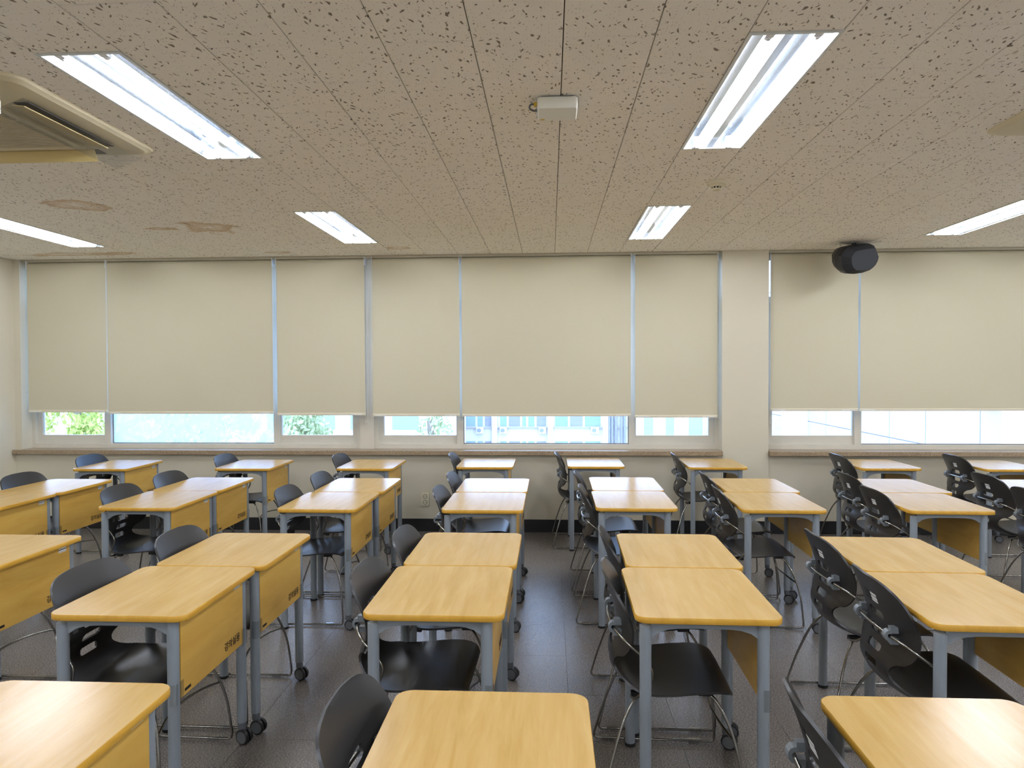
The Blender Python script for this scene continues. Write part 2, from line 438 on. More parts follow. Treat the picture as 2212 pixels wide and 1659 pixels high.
window(2.003, 5.45, (2.90, 4.52), False)
o = struct('trim_1', MB().box(-1.838, -1.700, YG-.075, YG+.05, SILL, CZ-.02), ['frame_alu'])

# ------------------------------------------------------------------ roller blinds
YB = 6.608
def bead_chain(x, ztop, zbot, dx, y=YB-.03, flat=False):
    mb = MB(); r = .0026; step = .0068
    pts = []; z = ztop
    while z > zbot+dx: pts.append((x, y, z)); z -= step
    n = 6
    for k in range(n+1):
        t = math.pi*k/n; pts.append((x+(dx-dx*math.cos(t))*1.0, y-.004*math.sin(t), zbot+dx-dx*math.sin(t)))
    z = zbot+dx
    while z < ztop: pts.append((x+2*dx, y, z)); z += step
    for p in pts:
        p = Vector(p)
        mb.add([p+Vector(d)*r for d in ((1, 0, 0), (0, 1, 0), (-1, 0, 0), (0, -1, 0), (0, 0, 1.2), (0, 0, -1.2))],
               [(0, 1, 4), (1, 2, 4), (2, 3, 4), (3, 0, 4), (1, 0, 5), (2, 1, 5), (3, 2, 5), (0, 3, 5)])
    return mb
def blind(x0, x1, zb, label, chain=None):
    x0 *= .993; x1 *= .993; zb = 1.525-(1.525-zb)*.993      # widths were read at Y 6.655
    if chain: chain = (chain[0]*.993,)+chain[1:]
    root = empty('roller_blind', ((x0+x1)/2, YB, zb)); ox, oz = (x0+x1)/2, zb
    def P(name, mb, mats):
        mb.v = [(v[0]-ox, v[1]-YB, v[2]-oz) for v in mb.v]; return part(name, mb, mats, root)
    f = MB(); nx = max(6, int((x1-x0)/.12)); nz = 14; vs = []; t = .0011
    for side in (0, 1):
        for i in range(nx+1):
            for j in range(nz+1):
                u, v = i/nx, j/nz; z = zb+.012+(CZ-.055-zb-.012)*v
                bow = .0035*math.sin(u*math.pi*3+x0*7)*(1-v)+.004*math.sin(math.pi*u)
                vs.append((x0+(x1-x0)*u, YB-bow+(t if side else 0), z))
    q = (nx+1)*(nz+1)
    fs = [(i*(nz+1)+j, (i+1)*(nz+1)+j, (i+1)*(nz+1)+j+1, i*(nz+1)+j+1) for i in range(nx) for j in range(nz)]
    nf = len(fs); fs += [tuple(q+a for a in reversed(g)) for g in list(fs)]
    f.add(vs, fs, 0, True); f.mi[nf:] = [1]*nf                      # unseen white back, added to bounce daylight onto the window frames
    P('fabric', f, ['blind_fabric', 'blind_backing'])
    P('bottom_rail', MB().prism([(YB-.010, zb), (YB+.010, zb), (YB+.010, zb+.018), (YB+.004, zb+.024), (YB-.006, zb+.024), (YB-.010, zb+.018)], x0, x1, 'x'), ['rail_white'])
    for xx in (x0+.02, x1-.14):
        P('rail_label', MB().box(xx, xx+.11, YB-.0112, YB-.0104, zb+.006, zb+.014), ['sticker'])
    r = MB(); n = 14
    ring = [(YB+.026+.028*math.cos(2*math.pi*k/n), CZ-.05+.028*math.sin(2*math.pi*k/n)) for k in range(n)]
    r.prism(ring, x0, x1, 'x'); P('roller', r, ['blind_fabric'])
    P('bracket', MB().box(x0-.004, x0, YB-.012, YB+.06, CZ-.085, CZ-.005), ['fix_white']); P('bracket', MB().box(x1, x1+.004, YB-.012, YB+.06, CZ-.085, CZ-.005), ['fix_white'])
    if chain: P('bead_chain', bead_chain(*chain), ['chain'])
    tag(root, label, 'roller blind', 'beige roller blinds')
T = CZ-.06
blind(-5.135, -4.336, 1.124, 'narrow beige roller blind in the left corner', (-5.147, T, 1.32, .004))
blind(-4.325, -2.676, 1.108, 'wide beige roller blind over the frosted window', (-2.668, T, 1.005, .010))
blind(-2.634, -1.776, 1.093, 'narrow beige roller blind just left of the window mullion', (-1.765, T, 1.03, .008))
blind(-1.700, -.862, 1.084, 'narrow beige roller blind just right of the window mullion', (-1.738, T, 1.01, .014))
blind(-.839, .757, 1.082, 'wide beige roller blind in the middle of the window wall', (.768, T, .995, .006))
blind(.797, 1.561, 1.070, 'narrow beige roller blind just left of the cream pillar', (1.567, T, 1.06, .004))
blind(2.046, 2.842, 1.130, 'narrow beige roller blind behind and left of the black speaker', (2.034, T, 1.02, .004))
blind(2.860, 4.52, 1.130, 'wide beige roller blind running off the right edge')
blind(4.545, 5.40, 1.130, 'unseen beige roller blind added past the right edge against daylight')  # out of view, put in to contain daylight at the open window end

# ------------------------------------------------------------------ ceiling lights
def make_light():
    root = empty('ceiling_light')
    W, L, D = .3, 1.2, .075
    h = MB(); x, y, t = W/2-.012, L/2-.012, .0
    # reflector trough: sloping sides, flat top, a ridge down the middle
    prof = [(-x, 0), (-x+.030, D), (-.045, D), (-.016, .022), (.016, .022), (.045, D), (x-.030, D), (x, 0)]
    for a, b in zip(prof[:-1], prof[1:]):
        h.add([(a[0], -y, a[1]), (b[0], -y, b[1]), (b[0], y, b[1]), (a[0], y, a[1])], [(0, 1, 2, 3)])
        h.add([(a[0], -y, a[1]+.004), (b[0], -y, b[1]+.004), (b[0], y, b[1]+.004), (a[0], y, a[1]+.004)], [(3, 2, 1, 0)])
    for s in (-1, 1): h.box(-x, x, min(s*y, s*(y-.004)), max(s*y, s*(y-.004)), 0, D+.004)
    part('reflector', h, ['reflector_metal'], root)
    f = MB()
    for s in (-1, 1):
        f.box(min(s*W/2, s*x), max(s*W/2, s*x), -L/2, L/2, -.004, .008); f.box(-x, x, min(s*L/2, s*y), max(s*L/2, s*y), -.004, .008)
    part('light_frame', f, ['fix_frame'], root)
    for sx in (-.078, .078):
        tb = MB(); n = 10; r = .0135; ya = y-.032
        ring = [(sx+r*math.cos(2*math.pi*k/n), .006+r*math.sin(2*math.pi*k/n)) for k in range(n)]
        tb.prism(ring, -ya, ya, 'y'); part('fluorescent_tube', tb, ['tube_glow'], root)
        for s in (-1, 1):
            c = MB(); ring = [(sx+.016*math.cos(2*math.pi*k/n), .006+.016*math.sin(2*math.pi*k/n)) for k in range(n)]
            c.prism(ring, min(s*ya, s*(ya+.014)), max(s*ya, s*(ya+.014)), 'y'); c.box(sx-.014, sx+.014, min(s*(ya+.014), s*y), max(s*(ya+.014), s*y), -.004, .05)
            part('lamp_holder', c, ['fix_white'], root)
    return root
lp = make_light(); remember(lp)
LL = {(-6, 2): 'long bright ceiling light at the upper left beside the air conditioner', (2, 2): 'long bright ceiling light at the upper right',
      (-14, 4): 'ceiling light cut off by the left edge near the window wall', (-6, 4): 'small-looking ceiling light left of centre near the window wall',
      (2, 4): 'ceiling light right of centre near the smoke detector', (10, 4): 'ceiling light at the right edge above the black speaker'}
first = True; nb = 0
for k, ly in LIGHTS:
    o = lp if first else copy_tree(lp); first = False
    o.location = (X0C+.3*k+.15, ly+.6, CZ)
    lab = LL.get((k, int(ly))) if ly > 2 else None
    tag(o, lab or 'ceiling light in the %s row from the windows, %s from the left wall' % (ORD[int(round((4.7294-ly)/2.4))], ORD[(k+14)//8]), 'ceiling light', 'recessed ceiling lights')

# ------------------------------------------------------------------ desks
DT = .715; DW, DL = .478, .586; TH = .021; KS = .976
def make_desk():
    root = empty('student_desk')
    hw, hl = DW/2, DL/2
    top = MB().prism(rrect(-hw, hw, -hl, hl, .042, 6), DT-TH, DT, 'z', 1, 0, bev=.0022)
    part('tabletop', top, ['desk_top', 'desk_edge'], root)
    lx0, lx1, ly = -hw+.035, hw-.060, hl-.036; r = .0195
    for s in (-1, 1):
        y = s*ly
        g = MB().cyl(lx0, y, .012, DT-.038, r, 18, 0, 1)
        lg = part('leg', g, ['post_grey', 'cap_grey_lit'], root)
        part('foot_glide', MB().cyl(lx0, y, 0, .012, r+.003, 16), ['rubber'], lg)
        g = MB().cyl(lx1, y, .088, DT-TH, r, 18, 0, 1)
        lg = part('leg', g, ['post_grey', 'cap_grey_lit'], root)
        part('caster_fork', MB().cyl(lx1, y, .060, .0865, .0165, 14).cyl(lx1+.004, y, .034, .060, .010, 12, r1=.0165), ['collar'], lg)
        ca = random.uniform(-.5, .5); c_, s_ = math.cos(ca), math.sin(ca)
        for sd in (-1, 1):
            wmb = MB(); n = 20; R = .031
            prof = [(.004, .0), (.004, R*.93), (.007, R), (.015, R), (.019, R*.92), (.019, R*.80), (.0175, R*.78), (.0175, 0)]
            rings = [[(R_*math.cos(2*math.pi*k/n), a, R+R_*math.sin(2*math.pi*k/n)) for k in range(n)] for a, R_ in prof]
            for q in range(len(prof)-1):
                vs = rings[q]+rings[q+1]
                wmb.add(vs, [(k, (k+1) % n, n+(k+1) % n, n+k) for k in range(n)] if prof[q+1][1] > 1e-6 else [tuple(range(n))], 1 if q >= 5 else 0, q < 5)
            vv = []
            for (a, b, cz) in wmb.v:
                b *= sd; a += .012
                vv.append((lx1+a*c_-b*s_, y+a*s_+b*c_, cz))
            wmb.v = vv
            if sd < 0: wmb.f = [tuple(reversed(f)) for f in wmb.f]
            part('caster_wheel', wmb, ['rubber', 'hub_grey'], lg)
        # arched apron between the two posts
        n = 12; xa, xb = lx0+r-.004, lx1-r*.6; topz = DT-TH-.0005; ya_ = y-s*.010
        lower = [(xa+(xb-xa)*i/n, topz-.024-.034*abs(2*i/n-1)**5) for i in range(n+1)]
        poly = lower+[(xb, topz), (xa, topz)]
        ap = MB(); w_ = .014; N = len(poly)
        A = [(p[0], ya_-w_, p[1]) for p in poly]; B = [(p[0], ya_+w_, p[1]) for p in poly]
        ap.add(A+B, [(i, (i+1) % N, N+(i+1) % N, N+i) for i in range(N)])
        for i in range(n):
            x0, x1 = lower[i], lower[i+1]
            for yy, rev in ((ya_-w_, False), (ya_+w_, True)):
                q = [(x0[0], yy, x0[1]), (x1[0], yy, x1[1]), (x1[0], yy, topz), (x0[0], yy, topz)]
                ap.add(q, [(3, 2, 1, 0) if rev else (0, 1, 2, 3)])
        part('apron', ap, ['post_grey'], root)
        for xx in (-.06, .07):
            part('bag_hook', MB().box(xx-.012, xx+.012, y+s*-.04-.006, y+s*-.04+.006, DT-TH-.018, DT-TH), ['rubber'], root)
    part('stretcher_rail', MB().box(lx1-.11, lx1-.07, -ly+.024, ly-.024, DT-TH-.028, DT-TH-.0005), ['post_grey'], root)
    pz0, pz1 = .418, DT-TH-.001; px = lx1+.008; yy = ly-r+.002
    pn = part('modesty_panel', MB().box(px-.008, px+.008, -yy, yy, pz0, pz1), ['panel_wood'], root)
    pf = px+.008
    part('asset_sticker', MB().box(pf, pf+.0006, .165, .215, pz1-.036, pz1-.014), ['sticker'], pn)
    part('maker_plate', MB().box(pf, pf+.0008, -.215, -.175, pz0+.012, pz0+.022), ['dark'], pn)
    obj('lettering', TEXT, pn, loc=(pf+.0006, .078, pz0+.030), rot=(math.pi/2, 0, math.pi/2))
    for s in (-1, 1):
        y0 = s*(ly-r-.012); y1 = s*(ly+r*.7)
        part('panel_clip', MB().box(pf+.001, pf+.003, min(y0, y1), max(y0, y1), pz0-.012, pz0+.06).box(lx1-.004, pf+.001, s*(ly+r+.001), s*(ly+r+.002), pz0-.012, pz0+.06), ['clear_plastic'], root)
    return root
cu = bpy.data.curves.new('lettering', 'FONT'); cu.body = '\uac15\uc758\uc2e4\uc6a9'; cu.size = .036; cu.extrude = .0003; cu.resolution_u = 3; cu.offset = .0006
to = bpy.data.objects.new('lettering_source', cu); col.objects.link(to); bpy.context.view_layer.update()
TEXT = bpy.data.meshes.new_from_object(to.evaluated_get(bpy.context.evaluated_depsgraph_get()))
TEXT.materials.clear(); TEXT.materials.append(M['text_black']); bpy.data.objects.remove(to)

# ------------------------------------------------------------------ chairs
PROF = [(.222, .398, .170, -.002), (.205, .416, .198, -.002), (.155, .424, .216, 0), (.08, .414, .222, .006), (0, .400, .222, .012), (-.07, .392, .214, .018),
        (-.125, .397, .192, .025), (-.165, .420, .152, .022), (-.188, .455, .124, .014), (-.191, .492, .122, .012), (-.184, .525, .146, .020), (-.173, .553, .192, .032),
        (-.167, .592, .213, .042), (-.169, .645, .218, .045), (-.179, .695, .216, .037), (-.192, .740, .207, .028), (-.204, .775, .187, .019), (-.212, .798, .152, .011), (-.217, .811, .100, .005), (-.219, .815, .055, .002)]
def prof_at(s):
    n = len(PROF)-1; s = min(max(s, 0), n-1e-9); i = int(s); t = s-i
    p0, p1, p2, p3 = PROF[max(i-1, 0)], PROF[i], PROF[i+1], PROF[min(i+2, n)]
    return [.5*(2*b+(c-a)*t+(2*a-5*b+4*c-d)*t*t+(3*b-a-3*c+d)*t**3) for a, b, c, d in zip(p0, p1, p2, p3)]
PROF = [(x, z if z < .44 else z-.024*(z-.44)/.375, w_, c_) for x, z, w_, c_ in PROF]
ARC = [0.0]; NSAMP = 1200
for q in range(1, NSAMP+1):
    a = prof_at((q-1)/NSAMP*(len(PROF)-1)); b = prof_at(q/NSAMP*(len(PROF)-1)); ARC.append(ARC[-1]+math.hypot(b[0]-a[0], b[1]-a[1]))
ALEN = ARC[-1]
def s_of(l):
    lo, hi = 0, NSAMP
    while hi-lo > 1:
        mid = (lo+hi)//2
        if ARC[mid] <= l: lo = mid
        else: hi = mid
    t = (l-ARC[lo])/max(ARC[hi]-ARC[lo], 1e-9); return (lo+t)/NSAMP*(len(PROF)-1)
def l_of_z(z):      # arc length on the back at height z
    for q in range(NSAMP, 0, -1):
        p = prof_at(q/NSAMP*(len(PROF)-1))
        if p[1] <= z: return ARC[q]
def surf(l, y):
    l = min(max(l, 0), ALEN); p = prof_at(s_of(l)); e = .004
    a, b = prof_at(s_of(max(l-e, 0))), prof_at(s_of(min(l+e, ALEN)))
    tx, tz = b[0]-a[0], b[1]-a[1]; L = math.hypot(tx, tz); nx, nz = -tz/L, tx/L      # toward the sitter
    if nx*0+nz < -.2: nx, nz = -nx, -nz
    v = abs(y)/max(p[2], 1e-6); k = p[3]*v**2.2
    return Vector((p[0]-(-nx if False else 0)+(-1 if False else 1)*nrm(nx, nz)[0]*k, y, p[1]+nrm(nx, nz)[1]*k))
def nrm(nx, nz):
    # profile runs front -> back -> up, so the sitter's side is the tangent turned clockwise
    return (-nx, -nz) if nx*.6+nz*.8 < 0 else (nx, nz)
SLOTS = [(l_of_z(.650), .056, .016), (l_of_z(.588), .056, .016), (l_of_z(.532), .050, .015), (l_of_z(.476), .046, .015)]
def shell(l0, l1, ns, nv, seam0, seam1, slots, th=.008):
    pts = {}; kept = []
    for i in range(ns+1):
        l = l0+(l1-l0)*i/ns; wd = prof_at(s_of(l))[2]
        for j in range(nv+1): pts[i, j] = [l, wd*(2*j/nv-1)]
    def sd(l, y):
        best = 9
        for c, a, b in slots:
            r = b*.75; qx, qy = abs(y)-a+r, abs(l-c)-b+r
            best = min(best, math.hypot(max(qx, 0), max(qy, 0))+min(max(qx, qy), 0)-r)
        return best
    for i in range(ns):
        for j in range(nv):
            c = [pts[i, j], pts[i+1, j], pts[i+1, j+1], pts[i, j+1]]
            if not slots or sd(sum(p[0] for p in c)/4, sum(p[1] for p in c)/4) > 0: kept.append((i, j))
    ks = set(kept); ec = {}
    for i, j in kept:
        q = [(i, j), (i+1, j), (i+1, j+1), (i, j+1)]
        for a, b in zip(q, q[1:]+q[:1]): ec[a, b] = 1
    border = [(a, b) for a, b in ec if (b, a) not in ec]
    for a, b in border:
        for k in (a, b):
            if 0 < k[0] < ns and 0 < k[1] < nv:
                for _ in range(4):
                    l, y = pts[k]; d = sd(l, y); e = 1e-4
                    gx, gy = (sd(l+e, y)-sd(l-e, y))/(2*e), (sd(l, y+e)-sd(l, y-e))/(2*e); g = math.hypot(gx, gy) or 1
                    pts[k] = [l-d*gx/g, y-d*gy/g]
    P0, N0 = {}, {}
    for k, (l, y) in pts.items():
        p = surf(l, y); e = .003
        t1 = surf(l+e, y)-surf(l-e, y); t2 = surf(l, y+e)-surf(l, y-e)
        n = t1.cross(t2); n.normalize(); P0[k] = p; N0[k] = n
    idx = {}; vs = []
    for k in pts:
        idx[k, 0] = len(vs); vs.append(P0[k]+N0[k]*th/2); idx[k, 1] = len(vs); vs.append(P0[k]-N0[k]*th/2)
    mb = MB(); fs = []; rim = []
    for i, j in kept:
        q = [(i, j), (i+1, j), (i+1, j+1), (i, j+1)]
        fs.append(tuple(idx[k, 0] for k in q)); fs.append(tuple(idx[k, 1] for k in reversed(q)))
    for a, b in border:
        if seam0 and a[0] == 0 and b[0] == 0: continue
        if seam1 and a[0] == ns and b[0] == ns: continue
        rim.append((idx[b, 0], idx[a, 0], idx[a, 1], idx[b, 1]))
    mb.add(vs, fs+rim, 0, True)
    me = mb.mesh('shell', ['chair_plastic'])
    bm = bmesh.new(); bm.from_mesh(me)
    loose = [v for v in bm.verts if not v.link_faces]; bmesh.ops.delete(bm, geom=loose, context='VERTS')
    bmesh.ops.recalc_face_normals(bm, faces=bm.faces)
    nf = len(fs)
    for e in bm.edges:
        if len(e.link_faces) == 2 and e.calc_face_angle(0) > .9: e.smooth = False
    bm.to_mesh(me); bm.free(); return me
def make_chair():
    root = empty('classroom_chair')
    lw = l_of_z(.440)
    b = shell(lw, ALEN, 56, 30, True, False, SLOTS); b.name = 'backrest'; obj('backrest', b, root)
    s = shell(0, lw, 40, 26, False, True, []); s.name = 'seat'; obj('seat', s, root)
    half = [(-.197, 0, .616), (-.194, .06, .615), (-.186, .125, .612), (-.163, .19, .602), (-.132, .228, .582), (-.088, .246, .548), (-.062, .250, .502), (-.075, .246, .455), (-.112, .222, .402), (-.125, .165, .382), (-.10, .12, .379)]
    path = [(x, -y, z) for x, y, z in reversed(half[1:])]+half
    part('back_bar', MB().tube(path, .0052, 8), ['chrome'], root)
    for sy in (-1, 1):
        y = sy*.125; bx, bz = -.186, .612
        c = MB(); ring_o, ring_i = [], []
        for k in range(11):
            a = math.radians(-60+k*24-0); a = math.radians(50+k*26)
            ring_o.append((bx+.0165*math.cos(a), bz+.0195*math.sin(a))); ring_i.append((bx+.0066*math.cos(a), bz+.0075*math.sin(a)))
        for (ya, yb) in ((y-.013, y+.013),):
            n = len(ring_o)
            vs = [(p[0], ya, p[1]) for p in ring_o]+[(p[0], ya, p[1]) for p in ring_i]+[(p[0], yb, p[1]) for p in ring_o]+[(p[0], yb, p[1]) for p in ring_i]
            fs = []
            for i in range(n-1):
                fs += [(i, i+1, 2*n+i+1, 2*n+i), (n+i+1, n+i, 3*n+i, 3*n+i+1), (i+1, i, n+i, n+i+1), (2*n+i, 2*n+i+1, 3*n+i+1, 3*n+i)]
            fs += [(0, 2*n, 3*n, n), (n-1, 2*n-1, 4*n-1, 3*n-1)]
            c.add(vs, fs)
        c.box(bx+.004, -.142, y-.011, y+.011, bz+.008, bz+.030); c.box(bx+.004, -.142, y-.011, y+.011, bz-.030, bz-.010)
        part('bar_clip', c, ['clip_grey'], root)
    for sy in (-1, 1):
        pth = [(-.085, .150, .384), (-.115, .166, .368), (-.158, .198, .295), (-.203, .237, .160), (-.233, .254, .055), (-.240, .256, .026), (-.232, .2565, .0125), (-.212, .2565, .0105), (-.1, .2565, .0105), (.1, .2565, .0105), (.214, .2565, .0105), (.235, .2565, .0125), (.244, .256, .026),
               (.243, .252, .07), (.232, .236, .19), (.205, .207, .30), (.163, .178, .380), (.135, .160, .398)]
        part('side_frame', MB().tube([(x, sy*y, z) for x, y, z in pth], .0053, 8), ['chrome'], root)
        for gx in (-.185, .165):
            part('floor_glide', MB().box(gx-.022, gx+.022, sy*.2565-.0085, sy*.2565+.0085, 0, .019), ['clear_plastic'], root)
        part('frame_pad', MB().box(-.125, -.075, sy*.150-.012, sy*.150+.012, .376, .392), ['rubber'], root)
        part('frame_pad', MB().box(.105, .155, sy*.160-.012, sy*.160+.012, .392, .410), ['rubber'], root)
    part('cross_bar', MB().tube([(.216, -.219, .262), (.19, -.12, .275), (.178, 0, .28), (.19, .12, .275), (.216, .219, .262)], .0048, 8), ['chrome'], root)
    
    def decal(name, y0, y1, z0, z1, mat):
        mb = MB(); vs = []; nn = 6
        for k in range(nn+1):
            for z in (z0, z1):
                y = y0+(y1-y0)*k/nn; p = surf(l_of_z(z), y); vs.append((p.x-.0050, y, p.z-.0006))
        mb.add(vs, [(2*k, 2*k+1, 2*k+3, 2*k+2) for k in range(nn)]); part(name, mb, [mat], root)
    decal('asset_sticker', -.047, .001, .692, .724, 'sticker')
    decal('dark_label', .010, .060, .686, .726, 'speaker_trim')
    return root

PLACE = {  # column: (centre x, centre y) read off the photograph on the desk-top plane
 'A0': (-3.844, 6.059), 'A1': (-2.625, 6.113), 'A2': (-1.577, 6.144), 'A3': (-.565, 6.255), 'A4': (.392, 6.316), 'A5': (1.42, 6.28), 'A6': (2.83, 6.256), 'A7': (3.81, 6.22),
 'B0': (-3.60, 4.921), 'C0': (-3.608, 4.318), 'B1': (-2.537, 5.03), 'C1': (-2.529, 4.422), 'B2': (-1.385, 5.025), 'C2': (-1.403, 4.410), 'B3': (-.404, 5.038), 'C3': (-.407, 4.420),
 'B4': (.536, 5.122), 'C4': (.519, 4.507), 'B5': (1.440, 5.090), 'C5': (1.382, 4.478), 'B6': (2.44, 5.100), 'C6': (2.342, 4.486), 'B7': (3.40, 5.09), 'C7': (3.30, 4.47),
 'D0': (-2.602, 3.122), 'D1': (-1.456, 3.200), 'E1': (-1.481, 2.592), 'D2': (-.390, 3.248), 'E2': (-.403, 2.640), 'D3': (.569, 3.258), 'E3': (.533, 2.648), 'D4': (1.536, 3.228), 'E4': (1.490, 2.618),
 'F0': (-1.239, 1.499), 'F2': (-.152, 1.491), 'F4': (.916, 1.508)}
YAWS = {'D3': 3.0, 'E3': 2.2, 'C1': -1.0, 'C5': 2.5, 'B5': 2.0, 'C6': 3.0, 'B6': 3.0, 'D4': 3.5, 'E4': 3.5, 'B4': 1.5, 'C4': 1.0, 'A0': -1, 'A1': -1.5, 'A5': 2, 'A6': 0}
def where(key):
    r, c = key[0], int(key[1])
    if r == 'A': return 'against the window wall, %s from the left' % ORD[c]
    if r in 'BC': return '%s half of the %s middle-row pair from the left' % ('far' if r == 'B' else 'near', ORD[c])
    if key == 'D0': return 'cut off by the left edge beyond the bottom left desk'
    if r in 'DE': return '%s half of the %s full nearer-row pair from the left' % ('far' if r == 'D' else 'near', ORD[c-1])
    return {'F0': 'at the bottom left corner of the photo', 'F2': 'at the bottom centre of the photo', 'F4': 'at the bottom right corner of the photo'}[key]
def desk_label(key): return 'light wood desk '+('forming the ' if key[0] in 'BCDE' and key != 'D0' else '')+where(key)
def chair_label(key):
    if key[0] == 'A': return 'black chair at the desk '+where(key)
    if key == 'D0': return 'black chair at the desk cut off by the left edge'
    if key[0] == 'F': return 'black chair at the desk '+where(key)
    return 'black chair at the '+where(key)
dp = make_desk(); remember(dp); cp = make_chair(); remember(cp)
CDX = {'F2': -.008, 'F4': -.022, 'B4': -.02, 'A4': -.01, 'D2': .006, 'C7': -.01}
CY = {'F2': 1.54, 'F4': 1.56}
NOCHAIR = {'F0'}
fd = fc = True
for key, (x, y) in PLACE.items():
    rz = math.radians(YAWS.get(key, 0))*-.35
    d = dp if fd else copy_tree(dp); fd = False
    d.location = (x*KS, y*KS, 0); d.rotation_euler = (0, 0, rz)
    tag(d, desk_label(key), 'desk', 'light wood student desks on grey posts')
    if key in NOCHAIR: continue
    c = cp if fc else copy_tree(cp); fc = False
    c.location = (x*KS-DW/2+.124+CDX.get(key, random.uniform(-.006, .006)), CY.get(key, min(y*.985, 6.24))+random.uniform(-.01, .01), 0)
    c.rotation_euler = (0, 0, rz+random.uniform(-.03, .03))
    tag(c, chair_label(key), 'chair', 'black plastic chairs with chrome sled legs')

# ------------------------------------------------------------------ wall and ceiling fittings
s = empty('wall_socket', (-1.185, YF, .302))
part('cover_plate', MB().prism(rrect(-.038, .038, -.06, .06, .006, 3), -.010, 0, 'y'), ['plastic_ivory'], s)
for z in (-.027, .027):
    so = MB(); n = 18
    so.prism([(.021*math.cos(2*math.pi*k/n), z+.021*math.sin(2*math.pi*k/n)) for k in range(n)], -.0115, -.010, 'y'); p = part('socket_rim', so, ['frame_dark'], s)
    so = MB().prism([(.017*math.cos(2*math.pi*k/n), z+.017*math.sin(2*math.pi*k/n)) for k in range(n)], -.0120, -.0115, 'y'); part('socket_face', so, ['plastic_ivory'], p)
    for dx in (-.009, .009): part('socket_hole', MB().prism([(dx+.003*math.cos(2*math.pi*k/8), z+.003*math.sin(2*math.pi*k/8)) for k in range(8)], -.0124, -.0120, 'y'), ['dark'], p)
tag(s, 'ivory double wall socket low on the window wall', 'wall socket')

a = empty('access_point', (.032, 2.875, CZ))
part('housing', MB().prism(rrect(-.08, .08, -.075, .075, .012, 4), -.052, -.006, 'z', bev=.006), ['box_white'], a)
part('mounting_plate', MB().box(-.065, .065, -.06, .06, -.006, 0), ['collar'], a)
part('warning_sticker', MB().box(-.068, -.052, .045, .060, -.0526, -.0521), ['yellow'], a)
part('cable', MB().tube([(-.078, -.03, -.02), (-.105, -.035, -.022), (-.112, -.02, -.03), (-.100, -.002, -.034), (-.08, .004, -.034)], .004, 8), ['collar'], a)
part('cable_plug', MB().box(-.094, -.078, -.038, -.022, -.028, -.014), ['yellow'], a)
for sx in (-1, 1): part('end_cap', MB().box(min(sx*.08, sx*.086), max(sx*.08, sx*.086), -.06, .06, -.046, -.008), ['clear_plastic'], a)
tag(a, 'small white box with a looped cable on the ceiling', 'access point')

sd_ = empty('smoke_detector', (.966, 4.15, CZ))
part('base', MB().cyl(0, 0, -.022, 0, .052, 24, r1=.056), ['plastic_ivory'], sd_)
part('dome', MB().cyl(0, 0, -.050, -.042, .020, 20, r1=.028).cyl(0, 0, -.032, -.022, .034, 20, r1=.046), ['plastic_ivory'], sd_)
part('sensor_core', MB().cyl(0, 0, -.042, -.032, .024, 16), ['dark'], sd_)
for k in range(10):
    t = 2*math.pi*k/10; part('vent_fin', MB().cyl(.028*math.cos(t), .028*math.sin(t), -.043, -.031, .0032, 6), ['plastic_ivory'], sd_)
tag(sd_, 'round white smoke detector on the ceiling', 'smoke detector')

